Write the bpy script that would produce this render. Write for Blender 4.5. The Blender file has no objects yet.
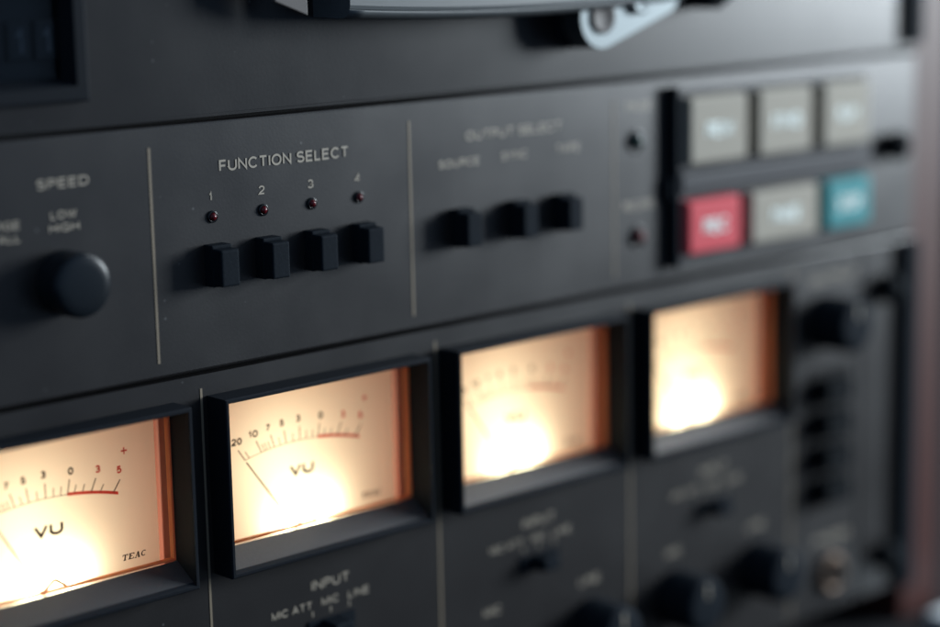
import bpy, bmesh, math, random
from mathutils import Vector, Matrix
random.seed(7)
S = bpy.context.scene
COL = S.collection
CM = 0.01                                   # everything below is written in centimetres: u right, v up, d out of the panel

# ------------------------------------------------------------------ camera
def cam_axes(yaw, pitch, roll):
    f = Vector((math.sin(yaw) * math.cos(pitch), math.cos(yaw) * math.cos(pitch), math.sin(pitch)))
    rt = Vector((math.cos(yaw), -math.sin(yaw), 0))
    up = rt.cross(f)
    c, s = math.cos(roll), math.sin(roll)
    return c * rt + s * up, -s * rt + c * up, f
cd = bpy.data.cameras.new("camera")
cam = bpy.data.objects.new("camera", cd)
COL.objects.link(cam)
rt, up, fw = cam_axes(0.7461095742574887, -0.1864646373063913, -0.020525103249055793)
M = Matrix((rt, up, -fw)).transposed().to_4x4()
M.translation = Vector((-25.78, -36.754, 4.0132)) * CM
cam.matrix_world = M
cd.sensor_fit = 'HORIZONTAL'
cd.sensor_width = 36
cd.lens = 2050 / 940 * 36
cd.clip_start = 0.01
cd.clip_end = 50
cd.dof.use_dof = True
cd.dof.focus_distance = 45.8 * CM
cd.dof.aperture_fstop = 4.3
cd.dof.aperture_blades = 0
S.camera = cam

# ------------------------------------------------------------------ world and lamps
w = bpy.data.worlds.new("World")
S.world = w
w.use_nodes = True
w.node_tree.nodes["Background"].inputs[0].default_value = (0.44, 0.66, 1.0, 1)
w.node_tree.nodes["Background"].inputs[1].default_value = 0.32  # ambient raised and cooled to imitate film's lifted blacks

def area(name, loc, target, sx, sy, power, col):
    l = bpy.data.lights.new(name, 'AREA')
    l.shape = 'RECTANGLE'; l.size = sx; l.size_y = sy; l.energy = power; l.color = col
    o = bpy.data.objects.new(name, l)
    COL.objects.link(o)
    o.location = loc
    o.rotation_euler = (Vector(target) - Vector(loc)).to_track_quat('-Z', 'Y').to_euler()
    return o
# the window of the room, to the right of the recorder and a little above it
area("window_light", (1.173, -0.591, 0.158), (0.15, 0, -0.05), 0.40, 0.40, 22.5, (0.86, 0.945, 1.0))
# daylight from the upper part of the room, almost in the plane of the panel
area("skylight", (1.10, -0.14, 0.80), (0.15, 0, -0.10), 0.50, 0.50, 9.0, (0.90, 0.96, 1.0))

S.view_settings.view_transform = 'Standard'
S.view_settings.look = 'None'
S.view_settings.exposure = 0
S.view_settings.gamma = 1
S.render.engine = 'CYCLES'
S.cycles.use_denoising = True
S.cycles.max_bounces = 8
S.cycles.transparent_max_bounces = 12
S.cycles.caustics_reflective = False
S.cycles.caustics_refractive = False
S.cycles.sample_clamp_indirect = 6

# ------------------------------------------------------------------ materials
def mat(name, col, rough=0.5, metal=0.0, spec=0.5, grain=0.0, gscale=900, bump=0.0, coat=0.0, rvar=0.0, stretch=None, dust=0.0):
    m = bpy.data.materials.new(name); m.use_nodes = True
    nt = m.node_tree; b = nt.nodes["Principled BSDF"]
    b.inputs["Base Color"].default_value = (*col, 1)
    b.inputs["Roughness"].default_value = rough
    b.inputs["Metallic"].default_value = metal
    b.inputs["Specular IOR Level"].default_value = spec
    b.inputs["Coat Weight"].default_value = coat
    if grain or bump or rvar or dust:
        tc = nt.nodes.new("ShaderNodeTexCoord"); mp = nt.nodes.new("ShaderNodeMapping")
        if stretch: mp.inputs["Scale"].default_value = stretch
        nt.links.new(tc.outputs["Object"], mp.inputs["Vector"])
        n = nt.nodes.new("ShaderNodeTexNoise"); n.inputs["Scale"].default_value = gscale; n.inputs["Detail"].default_value = 3
        nt.links.new(mp.outputs[0], n.inputs["Vector"])
        if grain:
            r = nt.nodes.new("ShaderNodeMixRGB")
            r.inputs[1].default_value = (*[c * (1 - grain) for c in col], 1)
            r.inputs[2].default_value = (*[min(1, c * (1 + grain)) for c in col], 1)
            nt.links.new(n.outputs["Fac"], r.inputs[0]); nt.links.new(r.outputs[0], b.inputs["Base Color"])
            if dust:
                vo = nt.nodes.new("ShaderNodeTexVoronoi"); vo.inputs["Scale"].default_value = 230
                nt.links.new(tc.outputs["Object"], vo.inputs["Vector"])
                sp = nt.nodes.new("ShaderNodeMapRange"); sp.inputs[1].default_value = 0.10; sp.inputs[2].default_value = 0.035; sp.inputs[3].default_value = 0; sp.inputs[4].default_value = 1
                nt.links.new(vo.outputs["Distance"], sp.inputs[0])
                sel = nt.nodes.new("ShaderNodeSeparateColor"); nt.links.new(vo.outputs["Color"], sel.inputs[0])
                gt = nt.nodes.new("ShaderNodeMath"); gt.operation = 'GREATER_THAN'; gt.inputs[1].default_value = 0.80
                nt.links.new(sel.outputs[0], gt.inputs[0])
                ml = nt.nodes.new("ShaderNodeMath"); ml.operation = 'MULTIPLY'; nt.links.new(gt.outputs[0], ml.inputs[0]); nt.links.new(sp.outputs[0], ml.inputs[1])
                ml2 = nt.nodes.new("ShaderNodeMath"); ml2.operation = 'MULTIPLY'; ml2.inputs[1].default_value = dust; nt.links.new(ml.outputs[0], ml2.inputs[0])
                mx = nt.nodes.new("ShaderNodeMixRGB"); mx.inputs[2].default_value = (0.25, 0.25, 0.25, 1)
                nt.links.new(ml2.outputs[0], mx.inputs[0]); nt.links.new(r.outputs[0], mx.inputs[1]); nt.links.new(mx.outputs[0], b.inputs["Base Color"])
        if bump:
            bp = nt.nodes.new("ShaderNodeBump"); bp.inputs["Strength"].default_value = bump; bp.inputs["Distance"].default_value = 0.0002
            nt.links.new(n.outputs["Fac"], bp.inputs["Height"]); nt.links.new(bp.outputs[0], b.inputs["Normal"])
        if rvar:
            n2 = nt.nodes.new("ShaderNodeTexNoise"); n2.inputs["Scale"].default_value = 38; n2.inputs["Detail"].default_value = 4
            nt.links.new(tc.outputs["Object"], n2.inputs["Vector"])
            mr = nt.nodes.new("ShaderNodeMapRange")
            mr.inputs[1].default_value = 0.3; mr.inputs[2].default_value = 0.7
            mr.inputs[3].default_value = rough - rvar; mr.inputs[4].default_value = rough + rvar
            nt.links.new(n2.outputs["Fac"], mr.inputs[0]); nt.links.new(mr.outputs[0], b.inputs["Roughness"])
    return m

def translucent(name, diff, trans, fac):
    m = bpy.data.materials.new(name); m.use_nodes = True
    nt = m.node_tree; nt.nodes.clear()
    out = nt.nodes.new("ShaderNodeOutputMaterial")
    a = nt.nodes.new("ShaderNodeBsdfDiffuse"); a.inputs[0].default_value = (*diff, 1)
    t = nt.nodes.new("ShaderNodeBsdfTranslucent"); t.inputs[0].default_value = (*trans, 1)
    x = nt.nodes.new("ShaderNodeMixShader"); x.inputs[0].default_value = fac
    nt.links.new(a.outputs[0], x.inputs[1]); nt.links.new(t.outputs[0], x.inputs[2]); nt.links.new(x.outputs[0], out.inputs[0])
    return m

def clear(name, tint=(1, 1, 1), gloss=0.02):
    m = bpy.data.materials.new(name); m.use_nodes = True
    nt = m.node_tree; nt.nodes.clear()
    out = nt.nodes.new("ShaderNodeOutputMaterial")
    a = nt.nodes.new("ShaderNodeBsdfTransparent"); a.inputs[0].default_value = (*tint, 1)
    g = nt.nodes.new("ShaderNodeBsdfGlossy"); g.inputs["Roughness"].default_value = gloss
    fr = nt.nodes.new("ShaderNodeFresnel"); fr.inputs[0].default_value = 1.35
    x = nt.nodes.new("ShaderNodeMixShader")
    nt.links.new(fr.outputs[0], x.inputs[0]); nt.links.new(a.outputs[0], x.inputs[1]); nt.links.new(g.outputs[0], x.inputs[2])
    nt.links.new(x.outputs[0], out.inputs[0])
    return m

PANEL = mat("panel_paint", (0.0165, 0.0155, 0.0160), 0.345, spec=0.46, grain=0.22, gscale=1500, bump=0.06, rvar=0.035, dust=0.30)
DECK = mat("deck_plate", (0.0150, 0.0146, 0.0156), 0.315, spec=0.255, grain=0.16, gscale=1200, bump=0.04, rvar=0.025, dust=0.2)
BLACK = mat("black_plastic", (0.0105, 0.0142, 0.0190), 0.60, spec=0.035, grain=0.25, gscale=1500, bump=0.15, dust=0.25)
BEZEL = mat("bezel_plastic", (0.0115, 0.0140, 0.0180), 0.50, spec=0.05, grain=0.2, gscale=1600, bump=0.05)
KEYDARK = mat("dark_key", (0.006, 0.008, 0.010), 0.7, spec=0.04)
KNOBM = mat("satin_black", (0.0080, 0.0115, 0.0155), 0.26, spec=0.28)
RAIL = mat("rail_plastic", (0.035, 0.036, 0.042), 0.55, spec=0.2)
SILL = mat("sill_lit_grey", (0.045, 0.045, 0.048), 0.38, spec=0.7, grain=0.25, gscale=1800, bump=0.15, dust=0.35)  # bezel's up-facing ledge, grey lightened for the light it catches
GLOSSBLACK = mat("gloss_black", (0.006, 0.008, 0.010), 0.20, spec=0.3)
DARK = mat("dark_gap", (0.004, 0.004, 0.005), 0.8, spec=0.2)
INK = mat("legend_ink", (0.37, 0.325, 0.26), 0.36, spec=0.5, grain=0.15, gscale=3000)
LINE = mat("divider_ink", (0.22, 0.18, 0.13), 0.5, spec=0.3)
WHITEINK = mat("button_ink", (0.72, 0.80, 0.76), 0.5)
KEYGREY = mat("key_grey", (0.305, 0.28, 0.23), 0.6, spec=0.25, grain=0.05, gscale=600)
KEYRED = mat("key_red", (0.58, 0.055, 0.075), 0.6, spec=0.25, grain=0.05, gscale=600)
KEYBLUE = mat("key_blue", (0.022, 0.22, 0.24), 0.6, spec=0.25, grain=0.05, gscale=600)
HEAD = mat("head_cover_paint", (0.085, 0.095, 0.10), 0.42, metal=0.0, grain=0.15, gscale=300, bump=0.05, stretch=(1, 1, 8))
CHROME = mat("satin_chrome", (0.14, 0.16, 0.168), 0.5, metal=0.9)
GUIDE = mat("tape_guide_metal", (0.075, 0.066, 0.063), 0.6, metal=0.0)
BRASS = mat("jack_metal", (0.10, 0.07, 0.052), 0.5, metal=0.8)
LEDRED = mat("led_red", (0.10, 0.005, 0.009), 0.14, spec=0.35)
LEDGREEN = mat("led_green", (0.010, 0.035, 0.028), 0.12, coat=0.4)
FACE = translucent("meter_face", (0.80, 0.74, 0.62), (0.86, 0.80, 0.68), 0.55)
FACEINK = translucent("meter_ink", (0.016, 0.007, 0.004), (0.006, 0.002, 0.001), 0.5)
FACERED = translucent("meter_red_ink", (0.50, 0.035, 0.035), (0.74, 0.085, 0.075), 0.65)
RIM = translucent("lens_rim_plastic", (0.95, 0.50, 0.28), (0.95, 0.50, 0.28), 0.5)
CASE = mat("meter_case_inside", (0.24, 0.075, 0.055), 0.5)
CHAMBER = mat("lamp_chamber", (0.22, 0.065, 0.045), 0.7)
GLASS = clear("meter_glass")
CNTGLASS = clear("counter_glass", (0.85, 0.88, 0.9))
DRUM = mat("counter_drum", (0.012, 0.017, 0.021), 0.5)
DRUMINK = mat("drum_ink", (0.20, 0.22, 0.24), 0.6)
BROWN = mat("pivot_brass", (0.30, 0.17, 0.06), 0.6)
NEEDLE = mat("needle_black", (0.03, 0.02, 0.015), 0.5)
WALLM = mat("wall_paint", (0.20, 0.19, 0.205), 0.8, grain=0.04, gscale=60)
TABLEM = mat("table_top_laminate", (0.022, 0.022, 0.024), 0.85, spec=0.1, grain=0.15, gscale=120)

def wood(name):
    m = bpy.data.materials.new(name); m.use_nodes = True
    nt = m.node_tree; b = nt.nodes["Principled BSDF"]
    tc = nt.nodes.new("ShaderNodeTexCoord"); mp = nt.nodes.new("ShaderNodeMapping")
    mp.inputs["Scale"].default_value = (90, 90, 6)
    n = nt.nodes.new("ShaderNodeTexNoise"); n.inputs["Scale"].default_value = 2; n.inputs["Detail"].default_value = 6
    r = nt.nodes.new("ShaderNodeValToRGB")
    r.color_ramp.elements[0].color = (0.030, 0.010, 0.009, 1); r.color_ramp.elements[1].color = (0.075, 0.024, 0.020, 1)
    nt.links.new(tc.outputs["Object"], mp.inputs[0]); nt.links.new(mp.outputs[0], n.inputs["Vector"])
    nt.links.new(n.outputs["Fac"], r.inputs[0]); nt.links.new(r.outputs[0], b.inputs["Base Color"])
    b.inputs["Roughness"].default_value = 0.45
    b.inputs["Specular IOR Level"].default_value = 0.22
    return m
WOOD = wood("mahogany")

# ------------------------------------------------------------------ builders
W = {}
def P(u, v, d=0.0):
    return Vector((u, -d, v))

def finish(name, bm, m, parent=None, origin=(0, 0, 0), smooth=False):
    """bm holds absolute centimetre coordinates; the object gets its own origin"""
    org = P(*origin)
    bmesh.ops.recalc_face_normals(bm, faces=bm.faces)
    for vv in bm.verts: vv.co = (vv.co - org) * CM
    me = bpy.data.meshes.new(name)
    bm.to_mesh(me); bm.free()
    ms = m if isinstance(m, (list, tuple)) else [m]
    for x in ms: me.materials.append(x)
    if smooth:
        for p in me.polygons: p.use_smooth = True
    o = bpy.data.objects.new(name, me)
    COL.objects.link(o)
    W[o.name] = org
    if parent:
        o.parent = parent
        o.location = (org - W[parent.name]) * CM
    else:
        o.location = org * CM
    return o

def empty(name, origin):
    o = bpy.data.objects.new(name, None); COL.objects.link(o)
    W[o.name] = P(*origin); o.location = W[o.name] * CM
    o.empty_display_size = 0.02
    return o

def box(bm, u0, u1, v0, v1, d0, d1, bev=0.0, seg=2, mi=0, taper=0.0, only_front=True):
    vs = []
    for d, t in ((d0, 0), (d1, taper)):
        for (u, v) in ((u0 + t, v0 + t), (u1 - t, v0 + t), (u1 - t, v1 - t), (u0 + t, v1 - t)):
            vs.append(bm.verts.new(P(u, v, d)))
    fs = [(0, 1, 2, 3), (4, 5, 6, 7), (0, 1, 5, 4), (1, 2, 6, 5), (2, 3, 7, 6), (3, 0, 4, 7)]
    faces = [bm.faces.new([vs[i] for i in f]) for f in fs]
    for f in faces: f.material_index = mi
    if bev:
        es = set()
        for f in faces:
            for e in f.edges:
                ds = [-x.co.y for x in e.verts]
                if not only_front or max(ds) > max(d0, d1) - 1e-5: es.add(e)
        bmesh.ops.bevel(bm, geom=list(es), offset=bev, segments=seg, profile=0.6, affect='EDGES', clamp_overlap=True)
    return vs

def lathe(bm, u, v, prof, n=48, cap0=False, cap1=True, flute=0, fdepth=0.0, mi=0):
    """prof: list of (radius, d) from the panel outwards"""
    rings = []
    for (r, d) in prof:
        ring = []
        for k in range(n):
            a = 2 * math.pi * k / n
            rr = r
            if flute and abs(r - max(p[0] for p in prof)) < 0.12: rr = r - fdepth * (0.5 + 0.5 * math.cos(a * flute))
            ring.append(bm.verts.new(P(u + rr * math.cos(a), v + rr * math.sin(a), d)))
        rings.append(ring)
    for a, b in zip(rings, rings[1:]):
        for k in range(n):
            f = bm.faces.new((a[k], a[(k + 1) % n], b[(k + 1) % n], b[k])); f.material_index = mi; f.smooth = True
    if cap0: bm.faces.new(rings[0][::-1])
    if cap1:
        f = bm.faces.new(rings[-1]); f.material_index = mi

# plain extended sans drawn with even strokes: every glyph is (width, [polylines]) on a cap height of 1
def _arc(cx, cy, rx, ry, a0, a1, n=14):
    return [(cx + rx * math.cos(math.radians(a0 + (a1 - a0) * k / n)), cy + ry * math.sin(math.radians(a0 + (a1 - a0) * k / n))) for k in range(n + 1)]
FONT = {
    "A": (.80, [[(0, 0), (.4, 1), (.8, 0)], [(.13, .33), (.67, .33)]]),
    "C": (.78, [_arc(.42, .5, .42, .5, 40, 320, 24)]),
    "D": (.76, [[(0, 0), (0, 1), (.34, 1)] + _arc(.34, .5, .42, .5, 90, -90, 16)[1:] + [(0, 0)]]),
    "E": (.62, [[(.62, 0), (0, 0), (0, 1), (.62, 1)], [(0, .52), (.57, .52)]]),
    "F": (.58, [[(0, 0), (0, 1), (.58, 1)], [(0, .5), (.52, .5)]]),
    "G": (.82, [_arc(.42, .5, .42, .5, 42, 300, 24) + [(.80, .16), (.80, .46), (.46, .46)]]),
    "H": (.72, [[(0, 0), (0, 1)], [(.72, 0), (.72, 1)], [(0, .52), (.72, .52)]]),
    "I": (.0, [[(0, 0), (0, 1)]]),
    "L": (.54, [[(0, 1), (0, 0), (.54, 0)]]),
    "M": (.84, [[(0, 0), (0, 1), (.42, .05), (.84, 1), (.84, 0)]]),
    "N": (.72, [[(0, 0), (0, 1), (.72, 0), (.72, 1)]]),
    "O": (.86, [_arc(.43, .5, .43, .5, 90, 450, 32)]),
    "P": (.62, [[(0, 0), (0, 1), (.36, 1)] + _arc(.36, .74, .26, .26, 90, -90, 12)[1:] + [(0, .48)]]),
    "R": (.68, [[(0, 0), (0, 1), (.38, 1)] + _arc(.38, .75, .26, .25, 90, -90, 12)[1:] + [(0, .5)], [(.38, .5), (.56, .42), (.62, .3), (.66, 0)]]),
    "S": (.66, [_arc(.33, .75, .30, .25, 25, 230, 16) + _arc(.33, .26, .33, .26, 70, -155, 18)]),
    "T": (.70, [[(0, 1), (.70, 1)], [(.35, 1), (.35, 0)]]),
    "U": (.72, [[(0, 1), (0, .36)] + _arc(.36, .36, .36, .36, 180, 360, 18) + [(.72, 1)]]),
    "V": (.76, [[(0, 1), (.38, 0), (.76, 1)]]),
    "W": (1.08, [[(0, 1), (.27, 0), (.54, .95), (.81, 0), (1.08, 1)]]),
    "Y": (.74, [[(0, 1), (.37, .45), (.74, 1)], [(.37, .45), (.37, 0)]]),
    ".": (.0, [[(0, 0), (0, .12)]]),
    "0": (.56, [_arc(.28, .5, .28, .5, 90, 450, 28)]),
    "1": (.22, [[(0, .76), (.12, .82), (.2, 1), (.2, 0)]]),
    "2": (.58, [_arc(.29, .72, .28, .28, 170, -30, 14) + [(.42, .42), (.12, .18), (0, 0), (.58, 0)]]),
    "3": (.58, [_arc(.28, .745, .25, .255, 160, -85, 14) + _arc(.28, .255, .29, .265, 85, -160, 14)[0:]]),
    "4": (.62, [[(.46, 0), (.46, 1), (0, .28), (.62, .28)]]),
    "5": (.58, [[(.54, 1), (.12, 1), (.05, .5)] + _arc(.28, .32, .29, .32, 130, -155, 16)]),
    "7": (.56, [[(0, 1), (.56, 1), (.36, .6), (.20, 0)]]),
}
def glyphs(bm, txt, u0, u1, v0, v1, d, bold=0.0, mi=0, spacing=1.0, wd=None):
    """stroke lettering fitted into the rectangle u0..u1, v0..v1, added as flat faces"""
    h = v1 - v0
    wd = wd or h * .175
    gap = .27 * spacing
    x = 0; pl = []
    for ch in txt:
        if ch == " ": x += .42; continue
        w_, lines = FONT[ch]
        for l in lines: pl.append([(x + px, py) for px, py in l])
        x += w_ + gap
    tot = max(p[0] for l in pl for p in l)
    uu0, uu1, vv0, vv1 = u0 + wd / 2, u1 - wd / 2, v0 + wd / 2, v1 - wd / 2
    k = (uu1 - uu0) / tot if tot > .25 else 0
    for i, l in enumerate(pl):
        pts = [Vector((uu0 + px * k if k else (u0 + u1) / 2 + (px - .15) * h, vv0 + py * (vv1 - vv0))) for px, py in l]
        closed = (pts[0] - pts[-1]).length < 1e-5
        if closed: pts = pts[:-1]
        n = len(pts); L = []
        for j in range(n):
            a = pts[j - 1] if (j or closed) else None
            b = pts[(j + 1) % n] if (j < n - 1 or closed) else None
            t1 = (pts[j] - a).normalized() if a is not None else None
            t2 = (b - pts[j]).normalized() if b is not None else None
            t1 = t1 or t2; t2 = t2 or t1
            n1 = Vector((-t1.y, t1.x)); n2 = Vector((-t2.y, t2.x))
            m = n1 + n2
            m = m.normalized() if m.length > 1e-4 else n1
            q = wd / 2 / max(.45, m.dot(n1))
            dd = d + 0.0004 * i
            L.append((bm.verts.new(P(pts[j].x + m.x * q, pts[j].y + m.y * q, dd)), bm.verts.new(P(pts[j].x - m.x * q, pts[j].y - m.y * q, dd))))
        for j in range(n if closed else n - 1):
            p, q = L[j], L[(j + 1) % n]
            f = bm.faces.new((p[0], q[0], q[1], p[1])); f.material_index = mi

def quad(bm, pts, mi=0):
    f = bm.faces.new([bm.verts.new(P(*p)) for p in pts]); f.material_index = mi

def stroke(bm, a, b, wd, d, mi=0):
    a, b = Vector(a), Vector(b); n = (b - a).normalized(); n = Vector((-n.y, n.x)) * wd / 2
    quad(bm, [(a.x + n.x, a.y + n.y, d), (b.x + n.x, b.y + n.y, d), (b.x - n.x, b.y - n.y, d), (a.x - n.x, a.y - n.y, d)], mi)

def legend(parent, txt, u0, u1, v0, v1, bold=0.0, d=0.012, m=None, name="lettering", spacing=1.1):
    bm = bmesh.new()
    glyphs(bm, txt, u0, u1, v0, v1, d, spacing=spacing)
    return finish(name, bm, m or INK, parent, ((u0 + u1) / 2, v0, d))

def tag(o, label=None, cat=None, kind=None, group=None):
    if label: o["label"] = label
    if cat: o["category"] = cat
    if kind: o["kind"] = kind
    if group: o["group"] = group
    return o

# ------------------------------------------------------------------ the setting
BASE = -18.25                                # table top
bm = bmesh.new(); box(bm, -120, 150, BASE - 3, BASE, -60, 70, 0.3, only_front=False)
tag(finish("table", bm, TABLEM, None, (10, BASE, 0)), kind="structure", label="dark table top under the tape recorder")
bm = bmesh.new(); box(bm, -400, 1200, -95, 320, -165, -160)
tag(finish("wall", bm, WALLM, None, (20, BASE, -160)), kind="structure", label="plain grey wall behind the tape recorder")

# ------------------------------------------------------------------ the tape recorder
REC = empty("tape_recorder", (7, BASE, -8))
tag(REC, "dark grey multitrack reel tape recorder with four lit VU meters", "tape recorder")
LEFT, RIGHT, PB = -12.9, 26.9, -16.8
GAP = 0.05
# cabinet body behind the plates
bm = bmesh.new(); box(bm, LEFT + 0.15, RIGHT - 0.15, PB + 0.1, 17.5, -17, -3.2)
finish("cabinet", bm, BLACK, REC, (7, PB, -10))
bm = bmesh.new()
for u in (LEFT + 2, RIGHT - 3.5):
    for d in (-4.5, -15.5):
        n = bmesh.new()
        m4 = Matrix.Translation(P(u, (PB + BASE) / 2 + 0.05, d))
        bmesh.ops.create_cone(n, cap_ends=True, segments=24, radius1=0.9, radius2=1.1, depth=PB - BASE + 0.1, matrix=m4)
        finish("foot", n, BLACK, REC, (u, BASE, d))
bm.free()

def plate(name, m, u0, u1, v0, v1, holes=(), thick=0.35, bev=0.05):
    us = sorted({u0, u1, *[h[0] for h in holes], *[h[1] for h in holes]})
    vs = sorted({v0, v1, *[h[2] for h in holes], *[h[3] for h in holes]})
    bm = bmesh.new()
    g = {(i, j): bm.verts.new(P(u, v, 0)) for i, u in enumerate(us) for j, v in enumerate(vs)}
    for i in range(len(us) - 1):
        for j in range(len(vs) - 1):
            cu, cv = (us[i] + us[i + 1]) / 2, (vs[j] + vs[j + 1]) / 2
            if any(h[0] < cu < h[1] and h[2] < cv < h[3] for h in holes): continue
            bm.faces.new((g[i, j], g[i + 1, j], g[i + 1, j + 1], g[i, j + 1]))
    bmesh.ops.recalc_face_normals(bm, faces=bm.faces)
    if list(bm.faces)[0].normal.y > 0: bmesh.ops.reverse_faces(bm, faces=bm.faces)
    r = bmesh.ops.extrude_face_region(bm, geom=list(bm.faces))
    back = [x for x in r['geom'] if isinstance(x, bmesh.types.BMVert)]
    for x in back: x.co.y += thick
    es = []
    for e in bm.edges:
        a, b = e.verts[0].co, e.verts[1].co
        if abs(a.y) < 1e-6 and abs(b.y) < 1e-6:
            if (abs(a.x - b.x) < 1e-6 and (abs(a.x - u0) < 1e-6 or abs(a.x - u1) < 1e-6)) or \
               (abs(a.z - b.z) < 1e-6 and (abs(a.z - v0) < 1e-6 or abs(a.z - v1) < 1e-6)): es.append(e)
    bmesh.ops.bevel(bm, geom=es, offset=bev, segments=2, profile=0.5, affect='EDGES')
    return finish(name, bm, m, REC, ((u0 + u1) / 2, v0, 0))

VMID = -5.594
plate("deck_panel", DECK, LEFT, RIGHT, GAP, 17.5, holes=[(-7.3, -2.75, 0.8, 3.2)], bev=0.07)
plate("control_panel", PANEL, LEFT, RIGHT, VMID + GAP, -GAP)
P7 = 7.0
MO = [-7.0, 0.0, 7.0, 14.0]                  # channel strips
plate("meter_panel", PANEL, LEFT, 24.27, PB, VMID - GAP, holes=[(o + 0.2, o + 6.21, -10.22, -6.19) for o in MO])
plate("end_panel", PANEL, 24.33, RIGHT, PB, VMID - GAP)
# inner chassis seen in the joints
bm = bmesh.new(); box(bm, LEFT + 0.1, RIGHT - 0.1, -0.3, 0.3, -0.6, -0.36); box(bm, LEFT + 0.1, RIGHT - 0.1, VMID - 0.3, VMID + 0.3, -0.6, -0.36)
finish("joint_strip", bm, DARK, REC, (7, VMID, -0.5))

# printed dividers
def divider(u, v0, v1, wd=0.062):
    bm = bmesh.new(); box(bm, u - wd / 2, u + wd / 2, v0, v1, -0.01, 0.012)
    finish("divider_line", bm, LINE, REC, (u, v0, 0))
divider(-1.072, -5.22, -0.5); divider(6.333, -5.22, -0.5)
divider(13.45, -5.22, -0.5, 0.05)
for u in (0, 7, 14, 21): divider(u, -16.6, -5.95, 0.06)

# counter window, upper left
bm = bmesh.new()
def ring(bm, o0, o1, loops, mi=None):
    """bridge successive rectangular loops (u0,u1,v0,v1,d)"""
    prev = None
    for k, (a, b, c, e, d) in enumerate(loops):
        cur = [bm.verts.new(P(a, c, d)), bm.verts.new(P(b, c, d)), bm.verts.new(P(b, e, d)), bm.verts.new(P(a, e, d))]
        if prev:
            for i in range(4):
                bm.faces.new((prev[i], prev[(i + 1) % 4], cur[(i + 1) % 4], cur[i]))
        prev = cur
    return prev
ring(bm, 0, 0, [(-7.5, -2.55, 0.62, 3.5, 0), (-7.5, -2.55, 0.62, 3.5, 0.14), (-7.45, -2.60, 0.67, 3.45, 0.18), (-7.25, -2.85, 0.95, 3.15, 0.18), (-7.15, -2.98, 1.10, 3.0, -0.25)])
CNT = finish("tape_counter", bm, BEZEL, REC, (-5, 0.62, 0))
bm = bmesh.new(); quad(bm, [(-7.2, 1.0, -0.25), (-2.9, 1.0, -0.25), (-2.9, 3.1, -0.25), (-7.2, 3.1, -0.25)])
finish("window_glass", bm, CNTGLASS, CNT, (-5, 1, -0.25))
bm = bmesh.new(); box(bm, -7.3, -2.8, 0.85, 3.2, -0.9, -0.56)
finish("mask_plate", bm, DRUM, CNT, (-5, 1, -1))
for k in range(4):
    c = -5.10 + 0.64 * k
    bm = bmesh.new(); box(bm, c - 0.27, c + 0.27, 1.50, 2.30, -0.55, -0.36, 0.04)
    glyphs(bm, "1", c - 0.07, c + 0.07, 1.62, 2.16, -0.35, mi=1, wd=.075)
    finish("digit_drum", bm, [DRUM, DRUMINK], CNT, (c, 1.5, -0.45))

# ---- left column
legend(REC, "SPEED", -3.86, -2.60, -1.13, -0.92, 0.012)
legend(REC, "LOW", -3.57, -2.94, -1.78, -1.60)
legend(REC, "HIGH", -3.62, -2.89, -2.05, -1.87)
legend(REC, "LARGE", -5.25, -4.30, -1.88, -1.70)
legend(REC, "SMALL", -5.25, -4.30, -2.15, -1.97)

def knob(u, v, r, d, m=BLACK, flute=0, skirt=0.0, name="rotary_knob", pointer=False):
    bm = bmesh.new()
    prof = [(r, 0.0)]
    if skirt: prof = [(r + skirt, 0.0), (r + skirt, 0.14), (r + skirt * 0.6, 0.2), (r, 0.22)]
    prof += [(r, d * 0.4), (r * 0.985, d * 0.86), (r * 0.965, d * 0.92), (r * 0.92, d * 0.97), (r * 0.84, d), (r * 0.6, d + 0.012), (r * 0.3, d + 0.018), (0.02, d + 0.02)]
    lathe(bm, u, v, prof, 72 if flute else 56, flute=flute, fdepth=0.03)
    o = finish(name, bm, m, REC, (u, v, 0))
    if pointer:
        b2 = bmesh.new(); box(b2, u - 0.035, u + 0.035, v + r * 0.3, v + r * 0.78, d - 0.02, d + 0.03)
        finish("pointer", b2, INK, o, (u, v, d))
    return o
knob(-3.32, -3.11, 0.69, 0.78, KNOBM)["label"] = "smooth round speed knob"

# ---- function select
legend(REC, "FUNCTION SELECT", 0.75, 4.44, -1.185, -0.925, 0.012)
def button(u, name="push_button"):
    bm = bmesh.new()
    box(bm, u - 0.26, u + 0.27, -3.68, -2.75, 0.0, 0.32, 0.03)
    box(bm, u - 0.25, u + 0.26, -3.66, -2.82, 0.32, 0.62, 0.05, 3, taper=0.012)
    o = finish(name, bm, BLACK, REC, (u, -3.68, 0))
    return o
def led(u, v, m, r=0.112):
    bm = bmesh.new()
    lathe(bm, u, v, [(r * 1.22, 0), (r * 1.22, 0.035), (r * 1.10, 0.05), (r * 0.84, 0.05), (r * 0.80, 0.0)], 32, cap1=False)
    o = finish("indicator_light", bm, GLOSSBLACK, REC, (u, v, 0))
    b2 = bmesh.new()
    lathe(b2, u, v, [(r * 0.79 * math.cos(a), 0.02 + r * 0.85 * math.sin(a)) for a in [i * math.pi / 2 / 8 for i in range(8)]] + [(0.004, 0.02 + r * 0.85)], 32)
    finish("lens", b2, m, o, (u, v, 0.02))
    return o
for k in range(4):
    u = 0.51 + 1.4 * k
    wdt = 0.05 if k == 0 else 0.085
    legend(REC, str(k + 1), u - wdt - 0.02, u + wdt - 0.02, -1.80, -1.60, 0.008)
    led(u, -2.155, LEDRED)
    button(u)

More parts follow.
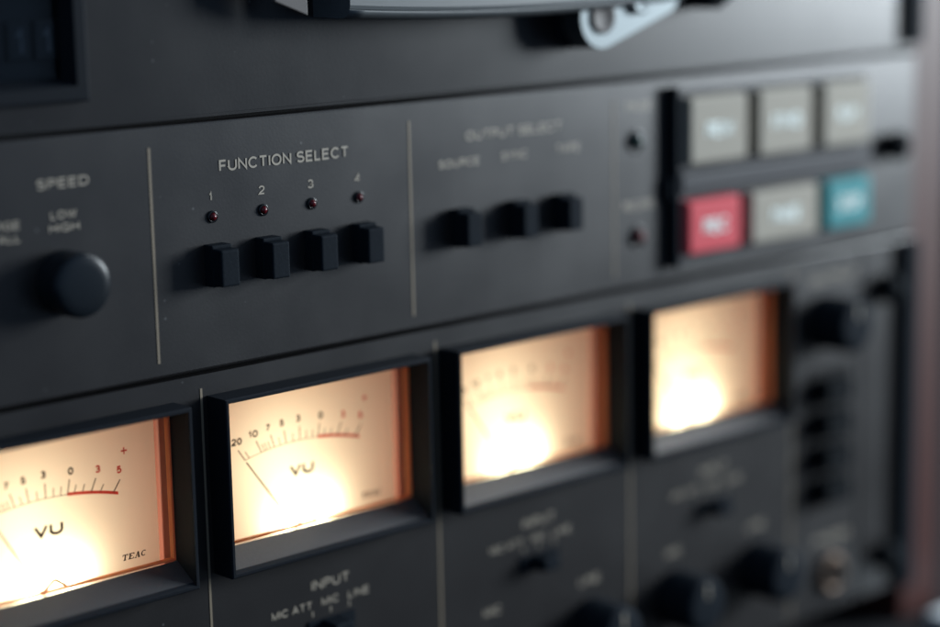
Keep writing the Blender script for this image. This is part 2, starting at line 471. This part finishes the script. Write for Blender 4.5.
# ---- output select
legend(REC, "OUTPUT SELECT", 8.16, 11.48, -1.13, -0.90, 0.012)
legend(REC, "SOURCE", 7.25, 8.60, -1.74, -1.54, 0.012)
legend(REC, "SYNC", 9.36, 10.24, -1.72, -1.52, 0.012)
legend(REC, "TAPE", 11.30, 12.14, -1.71, -1.51, 0.012)
for u in (7.86, 9.78, 11.40): button(u)

# ---- status column
legend(REC, "PAUSE", 13.92, 14.90, -0.84, -0.62, 0.01)
legend(REC, "RECORD", 13.78, 14.98, -3.48, -3.26, 0.01)
led(14.28, -1.65, LEDGREEN, 0.25)
led(14.34, -4.22, LEDRED, 0.25)

# ---- transport keys
bm = bmesh.new(); box(bm, 15.85, 24.35, -5.15, -0.45, 0.0, 0.04, 0.01)
finish("key_well", bm, RAIL, REC, (20, -5.1, 0))
bm = bmesh.new(); box(bm, 15.56, 15.70, -5.22, -0.30, 0.0, 0.34, 0.04); box(bm, 15.36, 15.55, -3.35, -2.75, 0.0, 0.26, 0.05)
finish("side_rail", bm, BLACK, REC, (15.6, -5.2, 0))
bm = bmesh.new(); box(bm, 15.76, 24.3, -3.20, -2.66, 0.04, 0.34, 0.08)
finish("middle_rail", bm, RAIL, REC, (20, -3.2, 0))
def key(u0, u1, v0, v1, m, txt, lab, ts):
    bm = bmesh.new(); box(bm, u0, u1, v0, v1, 0.041, 0.42, 0.10, 3, taper=0.03)
    o = finish("transport_button", bm, m, REC, ((u0 + u1) / 2, v0, 0.2)); o["label"] = lab
    cu, cv = (u0 + u1) / 2, (v0 + v1) / 2
    b2 = bmesh.new(); glyphs(b2, txt, cu - ts, cu + ts, cv - 0.20, cv + 0.20, 0.435, wd=.085)
    finish("lettering", b2, WHITEINK, o, (cu, cv, 0.43))
key(16.00, 18.46, -2.47, -0.60, KEYGREY, "REW", "grey key, left of the top row", 0.55)
key(18.92, 21.34, -2.48, -0.60, KEYGREY, "F.FWD", "grey key, middle of the top row", 0.62)
key(21.84, 24.08, -2.49, -0.60, KEYGREY, "PLAY", "grey key, right of the top row", 0.48)
key(15.95, 18.18, -4.92, -3.42, KEYRED, "REC", "red key", 0.5)
key(18.62, 21.66, -4.95, -3.43, KEYGREY, "PAUSE", "grey key, middle of the lower row", 0.62)
key(22.05, 24.18, -4.92, -3.46, KEYBLUE, "STOP", "blue-green key", 0.55)

# ---- VU meters
def serif(bm, u, v, h, chars, d, mi):
    """small slab-serif capitals leaning right"""
    x = u; t = h * 0.30; s = h * 0.14
    def R(a, b, c, e):
        sh = 0.22
        quad(bm, [(a + sh * (c - v), c, d), (b + sh * (c - v), c, d), (b + sh * (e - v), e, d), (a + sh * (e - v), e, d)], mi)
    def L(x0, y0, x1, y1, wd):
        sh = 0.22
        a, b = (x0 + sh * (y0 - v), y0), (x1 + sh * (y1 - v), y1)
        quad(bm, [(a[0] - wd / 2, a[1], d), (a[0] + wd / 2, a[1], d), (b[0] + wd / 2, b[1], d), (b[0] - wd / 2, b[1], d)], mi)
    for ch in chars:
        wd = h * 1.08
        if ch == "T":
            R(x, x + wd, v + h - s, v + h); R(x + wd / 2 - t / 2, x + wd / 2 + t / 2, v, v + h - s); R(x + wd * .25, x + wd * .75, v - s * .2, v + s * .8)
            R(x, x + s, v + h * .68, v + h - s); R(x + wd - s, x + wd, v + h * .68, v + h - s)
        elif ch == "E":
            R(x, x + wd, v + h - s, v + h); R(x, x + wd, v, v + s); R(x + s, x + s + t, v + s, v + h - s); R(x + s + t, x + wd * .7, v + h * .44, v + h * .58)
            R(x + wd - s, x + wd, v + s, v + h * .3); R(x + wd - s, x + wd, v + h * .72, v + h - s)
        elif ch == "A":
            L(x + wd * .18, v, x + wd * .5, v + h, s); L(x + wd * .82, v, x + wd * .52, v + h, t); R(x + wd * .3, x + wd * .72, v + h * .28, v + h * .40)
            R(x, x + wd * .38, v - s * .2, v + s * .7); R(x + wd * .6, x + wd, v - s * .2, v + s * .7)
        elif ch == "C":
            n = 10; ro = h * .5; cxx, cyy = x + wd * .5, v + h * .5
            pts = []
            for k in range(n + 1):
                a = math.radians(45 + 270 * k / n)
                pts.append((cxx + ro * 1.05 * math.cos(a), cyy + ro * math.sin(a), cxx + (ro * 1.05 - t * .8) * math.cos(a), cyy + (ro - s) * math.sin(a)))
            sh = 0.22
            for p, q in zip(pts, pts[1:]):
                quad(bm, [(p[0] + sh * (p[1] - v), p[1], d), (q[0] + sh * (q[1] - v), q[1], d), (q[2] + sh * (q[3] - v), q[3], d), (p[2] + sh * (p[3] - v), p[3], d)], mi)
        x += wd * 1.13

ACX, ACY, AR = 3.2, -14.62, 6.80             # scale arc
PVX, PVY = 3.25, -10.35                      # needle pivot
def arc_v(u): return ACY + math.sqrt(AR * AR - (u - ACX) ** 2)

def meter(o, needle=0.0, du=0.0, power=1.0):
    bm = bmesh.new()
    H = 0.70
    ring(bm, 0, 0, [(o + .15, o + 6.26, -10.27, -6.14, -0.02), (o + .15, o + 6.26, -10.27, -6.14, H - .03), (o + .18, o + 6.23, -10.24, -6.17, H),
                    (o + .24, o + 6.17, -10.18, -6.23, H), (o + .26, o + 6.16, -10.15, -6.25, H - .04), (o + .26, o + 6.17, -9.76, -6.25, 0.0),
                    (o + .26, o + 6.17, -9.76, -6.25, -0.05)])
    mt = finish("vu_meter", bm, BEZEL, REC, (o + 3.2, -10.27, 0))
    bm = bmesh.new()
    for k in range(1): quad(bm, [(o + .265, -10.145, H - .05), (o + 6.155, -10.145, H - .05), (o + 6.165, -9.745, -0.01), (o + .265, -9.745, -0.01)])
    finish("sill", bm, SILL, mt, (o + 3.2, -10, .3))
    # clear cover
    bm = bmesh.new(); quad(bm, [(o + .27, -9.73, -0.02), (o + 6.16, -9.73, -0.02), (o + 6.16, -6.26, -0.02), (o + .27, -6.26, -0.02)])
    finish("cover_glass", bm, GLASS, mt, (o + 3.2, -9.7, -0.02))
    bm = bmesh.new()
    ring(bm, 0, 0, [(o + .262, o + 6.165, -9.735, -6.255, -0.05), (o + .29, o + 6.115, -9.70, -6.285, -0.05), (o + .29, o + 6.115, -9.70, -6.285, -0.20), (o + .262, o + 6.165, -9.735, -6.255, -0.20), (o + .262, o + 6.165, -9.735, -6.255, -0.05)])
    finish("cover_rim", bm, RIM, mt, (o + 3.2, -9.7, -0.1))
    # case side walls
    bm = bmesh.new()
    ring(bm, 0, 0, [(o + .20, o + 6.20, -10.0, -6.10, -0.21), (o + .20, o + 6.20, -10.05, -6.05, -0.66)])
    finish("case_wall", bm, CASE, mt, (o + 3.2, -10, -0.4))
    bm = bmesh.new()
    ring(bm, 0, 0, [(o + .19, o + 6.21, -10.6, -6.04, -0.67), (o + .19, o + 6.21, -10.6, -6.04, -3.12)])
    quad(bm, [(o + .19, -10.6, -3.12), (o + 6.21, -10.6, -3.12), (o + 6.21, -6.04, -3.12), (o + .19, -6.04, -3.12)])
    finish("lamp_chamber", bm, CHAMBER, mt, (o + 3.2, -10, -1.5))
    # printed face
    D = -0.60
    bm = bmesh.new(); quad(bm, [(o + .195, -10.2, D), (o + 6.10, -10.2, D), (o + 6.10, -6.05, D), (o + .195, -6.05, D)])
    finish("face_plate", bm, FACE, mt, (o + 3.2, -10, D))
    bm = bmesh.new(); X = o + du; E = D + 0.012
    n = 40; us = [1.60 + (3.77 - 1.60) * k / n for k in range(n + 1)]
    for a, b in zip(us, us[1:]):
        quad(bm, [(X + a, arc_v(a) - .008, E), (X + b, arc_v(b) - .008, E), (X + b, arc_v(b) + .008, E), (X + a, arc_v(a) + .008, E)])
    us = [3.77 + (5.06 - 3.77) * k / n for k in range(n + 1)]
    for a, b in zip(us, us[1:]):
        quad(bm, [(X + a, arc_v(a) - .03, E), (X + b, arc_v(b) - .03, E), (X + b, arc_v(b) + .042, E), (X + a, arc_v(a) + .042, E)], 1)
    def tick(u, L, mi=0):
        vv = arc_v(u); dd = Vector((u - PVX, vv - PVY)).normalized()
        stroke(bm, (X + u, vv), (X + u + dd.x * L, vv + dd.y * L), .027 if L > .25 else .022, E, mi)
    for u in (1.62, 2.10, 2.48, 2.83, 3.24, 3.78): tick(u, .33)
    for u in (4.37, 4.93): tick(u, .33)
    for u in (1.74, 2.19, 2.27, 2.36, 2.66, 3.04, 3.43, 3.61): tick(u, .20)
    for u in (3.95, 4.15, 4.60): tick(u, .20)
    for t, u, v, hw, mi in (("20", 1.40, -7.53, .15, 0), ("10", 1.88, -7.43, .14, 0), ("7", 2.31, -7.36, .06, 0), ("5", 2.72, -7.32, .065, 0), ("3", 3.21, -7.29, .065, 0),
                            ("0", 3.89, -7.34, .07, 0), ("3", 4.57, -7.43, .065, 1), ("5", 5.11, -7.55, .065, 1)):
        glyphs(bm, t, X + u - hw, X + u + hw, v - .085, v + .085, E, mi=mi, wd=.039)
    stroke(bm, (X + 5.18, -7.15), (X + 5.34, -7.15), .036, E, 1); stroke(bm, (X + 5.26, -7.23), (X + 5.26, -7.07), .03, E, 1)
    glyphs(bm, "VU", X + 2.90, X + 3.63, -8.67, -8.38, E, mi=0, spacing=1.0, wd=.072)
    serif(bm, X + 5.06, -9.64, .135, "TEAC", E, 0)
    finish("scale_print", bm, [FACEINK, FACERED], mt, (o + 3.2, -8, E))
    # needle, hanging just in front of the face
    bm = bmesh.new()
    tip = Vector((1.54 + needle, -8.02)); dr = (Vector((PVX, PVY)) - tip); nn = Vector((-dr.y, dr.x)).normalized()
    pts = [(tip, .012), (tip + dr * .6, .018), (tip + dr, .026)]
    for (p, a), (q, b) in zip(pts, pts[1:]):
        vs = []
        for s in (D + .16, D + .19):
            for c, hw in ((p, a), (q, b)):
                vs += [bm.verts.new(P(X + c.x + nn.x * hw, c.y + nn.y * hw, s)), bm.verts.new(P(X + c.x - nn.x * hw, c.y - nn.y * hw, s))]
        for f in ((0, 1, 3, 2), (4, 5, 7, 6), (0, 2, 6, 4), (1, 3, 7, 5)): bm.faces.new([vs[i] for i in f])
    finish("needle", bm, NEEDLE, mt, (X + PVX, PVY, D + .17))
    bm = bmesh.new()
    stroke(bm, (X + 3.02, -9.86), (X + 3.32, -9.64), .075, D + .05); stroke(bm, (X + 3.32, -9.64), (X + 3.60, -9.84), .075, D + .05)
    finish("pivot_bracket", bm, BROWN, mt, (X + 3.3, -9.8, D + .05))
    # the lamp behind the face, two points; third one added to spread its glow
    for du_, v_, d_, e_ in ((-0.34, -9.72, -0.90, .0225), (0.56, -9.72, -0.90, .0225), (-0.6, -8.2, -2.45, .035)):
        l = bpy.data.lights.new("meter_lamp", 'POINT'); l.energy = e_ * power; l.color = (1.0, 0.98, 0.70); l.shadow_soft_size = 0.002 if v_ < -9 else 0.004
        lo = bpy.data.objects.new("meter_lamp", l); COL.objects.link(lo); lo.parent = mt
        lo.location = (P(o + 3.12 + du_, v_, d_) - W[mt.name]) * CM
    return mt
for i, o in enumerate(MO):
    meter(o, needle=(0.3, 0, 0, 0)[i], du=(-0.02, -0.06, 0, 0)[i] + (0.05 if i == 0 else 0))

# ---- channel strips under the meters
for i, o in enumerate(MO):
    legend(REC, "INPUT", o + 2.90, o + 4.06, -11.36, -11.12, .01)
    legend(REC, "MIC ATT", o + 1.70, o + 2.90, -11.80, -11.61, .005)
    legend(REC, "MIC", o + 3.19, o + 3.71, -11.79, -11.60, .005)
    legend(REC, "LINE", o + 4.0, o + 4.66, -11.80, -11.61, .005)
    bm = bmesh.new()
    for u in (2.91, 3.46, 4.03): stroke(bm, (o + u, -11.86), (o + u, -12.0), .035, .012)
    finish("tick_marks", bm, INK, REC, (o + 3.4, -12, .012))
    bm = bmesh.new(); box(bm, o + 2.75, o + 4.18, -12.55, -12.10, 0, .05, .02); box(bm, o + 3.15, o + 3.75, -12.52, -12.12, .05, .55, .05, taper=.03)
    finish("slide_switch", bm, BLACK, REC, (o + 3.46, -12.5, 0))
    legend(REC, "MIC", o + 1.45, o + 2.05, -13.42, -13.20, .005)
    legend(REC, "LINE", o + 4.98, o + 5.74, -13.42, -13.20, .005)
    knob(o + 1.78, -14.62, .80, 1.25, flute=36, pointer=True)
    knob(o + 5.38, -14.62, .80, 1.25, flute=36, pointer=True)

# ---- right hand module
legend(REC, "OUTPUT", 21.85, 24.05, -6.56, -6.30, .012)
knob(22.5, -7.72, .80, 1.25, flute=36, pointer=True)
bm = bmesh.new(); box(bm, 21.75, 23.75, -13.4, -9.15, 0.0, 0.05, 0.01)
finish("button_shade_plate", bm, DARK, REC, (22.7, -13.4, 0))  # dark plate added to deepen the shade around the range buttons
for k in range(4):
    v = -9.75 - 1.03 * k
    bm = bmesh.new(); box(bm, 22.0, 23.2, v - .36, v + .36, 0.05, .6, .06, taper=.02)
    finish("meter_range_button", bm, KEYDARK, REC, (22.5, v, 0))
legend(REC, "PHONES", 22.2, 23.8, -14.60, -14.36, .012)
bm = bmesh.new()
lathe(bm, 22.9, -15.6, [(.62, 0), (.62, .18), (.56, .24), (.42, .24), (.36, .16), (.34, -.3)], 40, cap1=True)
finish("headphone_jack", bm, BRASS, REC, (22.9, -15.6, 0))
for v, u, r in ((-2.73, 25.65, .43), (-7.08, 25.45, .46), (-15.6, 25.55, .46)):
    bm = bmesh.new()
    lathe(bm, u, v, [(r * .75, 0), (r * .75, .15), (r, .17), (r, .36), (r * .95, .44), (r * .82, .52), (r * .6, .58), (r * .3, .62), (.02, .63)], 40)
    finish("thumb_screw", bm, KEYDARK, REC, (u, v, 0))
# black edge trims
bm = bmesh.new(); box(bm, 26.28, 26.86, PB + .02, -5.75, .0, .34, .05); finish("edge_trim", bm, BLACK, REC, (26.5, PB, 0))
bm = bmesh.new(); box(bm, 26.30, 26.86, .30, 17.4, .0, .30, .05); finish("edge_trim", bm, BLACK, REC, (26.5, .3, 0))

# ---- head housing and tape path on the deck
bm = bmesh.new()
n = 24
def head_v(u): 
    t = (u - 9.2) / 5.7
    return 1.86 + 0.20 * t * t
us = [3.55 + (14.9 - 3.55) * k / n for k in range(n + 1)]
prof = [(0.0, 0.02), (0.95, 0.0), (1.12, 0.02), (1.24, 0.09), (1.30, 0.19), (1.285, 0.205), (1.30, 0.225), (1.32, 0.30), (1.34, 6.5), (0.0, 6.5)]
grid = [[bm.verts.new(P(u, head_v(u) + (h if h < 5 else h - (head_v(u) - 1.86)), d)) for (d, h) in prof] for u in us]
for a, b in zip(grid, grid[1:]):
    for j in range(len(prof) - 1):
        f = bm.faces.new((a[j], b[j], b[j + 1], a[j + 1])); f.smooth = j in (1, 2, 3)
bm.faces.new(grid[0]); bm.faces.new(grid[-1])
finish("head_cover", bm, HEAD, REC, (9.2, 1.9, 0))
bm = bmesh.new(); 
gv = [(1.72, 2.50), (2.62, 2.16), (2.62, 4.2), (1.72, 4.2)]
lo_ = [bm.verts.new(P(a, b, 0.86)) for a, b in gv]; hi_ = [bm.verts.new(P(a, b, 0.98)) for a, b in gv]
bm.faces.new(lo_); fh = bm.faces.new(hi_)
for k in range(4): bm.faces.new((lo_[k], lo_[(k + 1) % 4], hi_[(k + 1) % 4], hi_[k]))
bmesh.ops.bevel(bm, geom=list(fh.edges), offset=.03, segments=2, profile=.6, affect='EDGES')
box(bm, 2.0, 2.4, 3.0, 3.6, 0, 0.86)
finish("tape_guide", bm, GUIDE, REC, (2.4, 2.5, 0))
# pinch roller arm
bm = bmesh.new()
def hull_arm(bm, a, ra, b, rb, d0, d1, bev):
    A, B = Vector(a), Vector(b); dv = (B - A); L = dv.length; ang = math.atan2(dv.y, dv.x); ph = math.acos((ra - rb) / L)
    pts = []
    for k in range(25):
        t = ang + ph + (2 * math.pi - 2 * ph) * k / 24; pts.append(A + Vector((math.cos(t), math.sin(t))) * ra)
    for k in range(25):
        t = ang - ph + 2 * ph * k / 24; pts.append(B + Vector((math.cos(t), math.sin(t))) * rb)
    lo = [bm.verts.new(P(p.x, p.y, d0)) for p in pts]; hi = [bm.verts.new(P(p.x, p.y, d1)) for p in pts]
    f1 = bm.faces.new(lo); f2 = bm.faces.new(hi)
    for k in range(len(pts)): bm.faces.new((lo[k], lo[(k + 1) % len(pts)], hi[(k + 1) % len(pts)], hi[k]))
    bmesh.ops.bevel(bm, geom=list(f2.edges), offset=bev, segments=4, profile=.6, affect='EDGES')
hull_arm(bm, (12.0, 1.72), .78, (14.4, 2.22), .5, 0.35, 1.0, .16)
arm = finish("roller_arm", bm, CHROME, REC, (12, 1.7, 0), smooth=False)
bm = bmesh.new(); lathe(bm, 12.0, 1.72, [(.42, 1.0), (.42, 1.06), (.34, 1.07), (.26, 1.02), (.02, 1.02)], 32); finish("hub_screw", bm, GUIDE, arm, (12, 1.7, 1))
bm = bmesh.new(); lathe(bm, 13.3, 2.1, [(.36, 1.0), (.36, 1.14), (.30, 1.18), (.2, 1.12), (.02, 1.12)], 32); finish("hub_screw", bm, CHROME, arm, (13.3, 2.1, 1))
bm = bmesh.new(); lathe(bm, 12.0, 1.72, [(.80, 0), (.80, .34)], 40); finish("pinch_roller", bm, BLACK, REC, (12, 1.7, 0))
bm = bmesh.new(); lathe(bm, 16.7, 2.35, [(.62, 0), (.62, .75), (.5, .8)], 40); gp = finish("tape_guide_post", bm, BLACK, REC, (16.7, 2.3, 0))
bm = bmesh.new(); lathe(bm, 16.7, 2.35, [(.45, .8), (.45, 1.05), (.36, 1.2), (.2, 1.27), (.02, 1.3)], 32); finish("cap", bm, CHROME, gp, (16.7, 2.3, .8))

# ------------------------------------------------------------------ the upright beside it
bm = bmesh.new(); box(bm, 27.02, 29.0, BASE, 22, -14, -0.25, .12)
tag(finish("wooden_upright", bm, WOOD, None, (27.9, BASE, -7)), "reddish brown wooden upright standing beside the recorder's right edge", "wooden post")

# ------------------------------------------------------------------ a white pad beside the recorder's foot
PAPER = mat("pad_paper", (0.62, 0.66, 0.67), 0.7)
bm = bmesh.new()
box(bm, 27.25, 31.0, BASE + 0.005, BASE + 0.45, 0.6, 5.5, 0.06, only_front=False)
tag(finish("notepad", bm, PAPER, None, (29, BASE, 3)), "small white pad lying on the table at the recorder's lower right corner", "notepad")
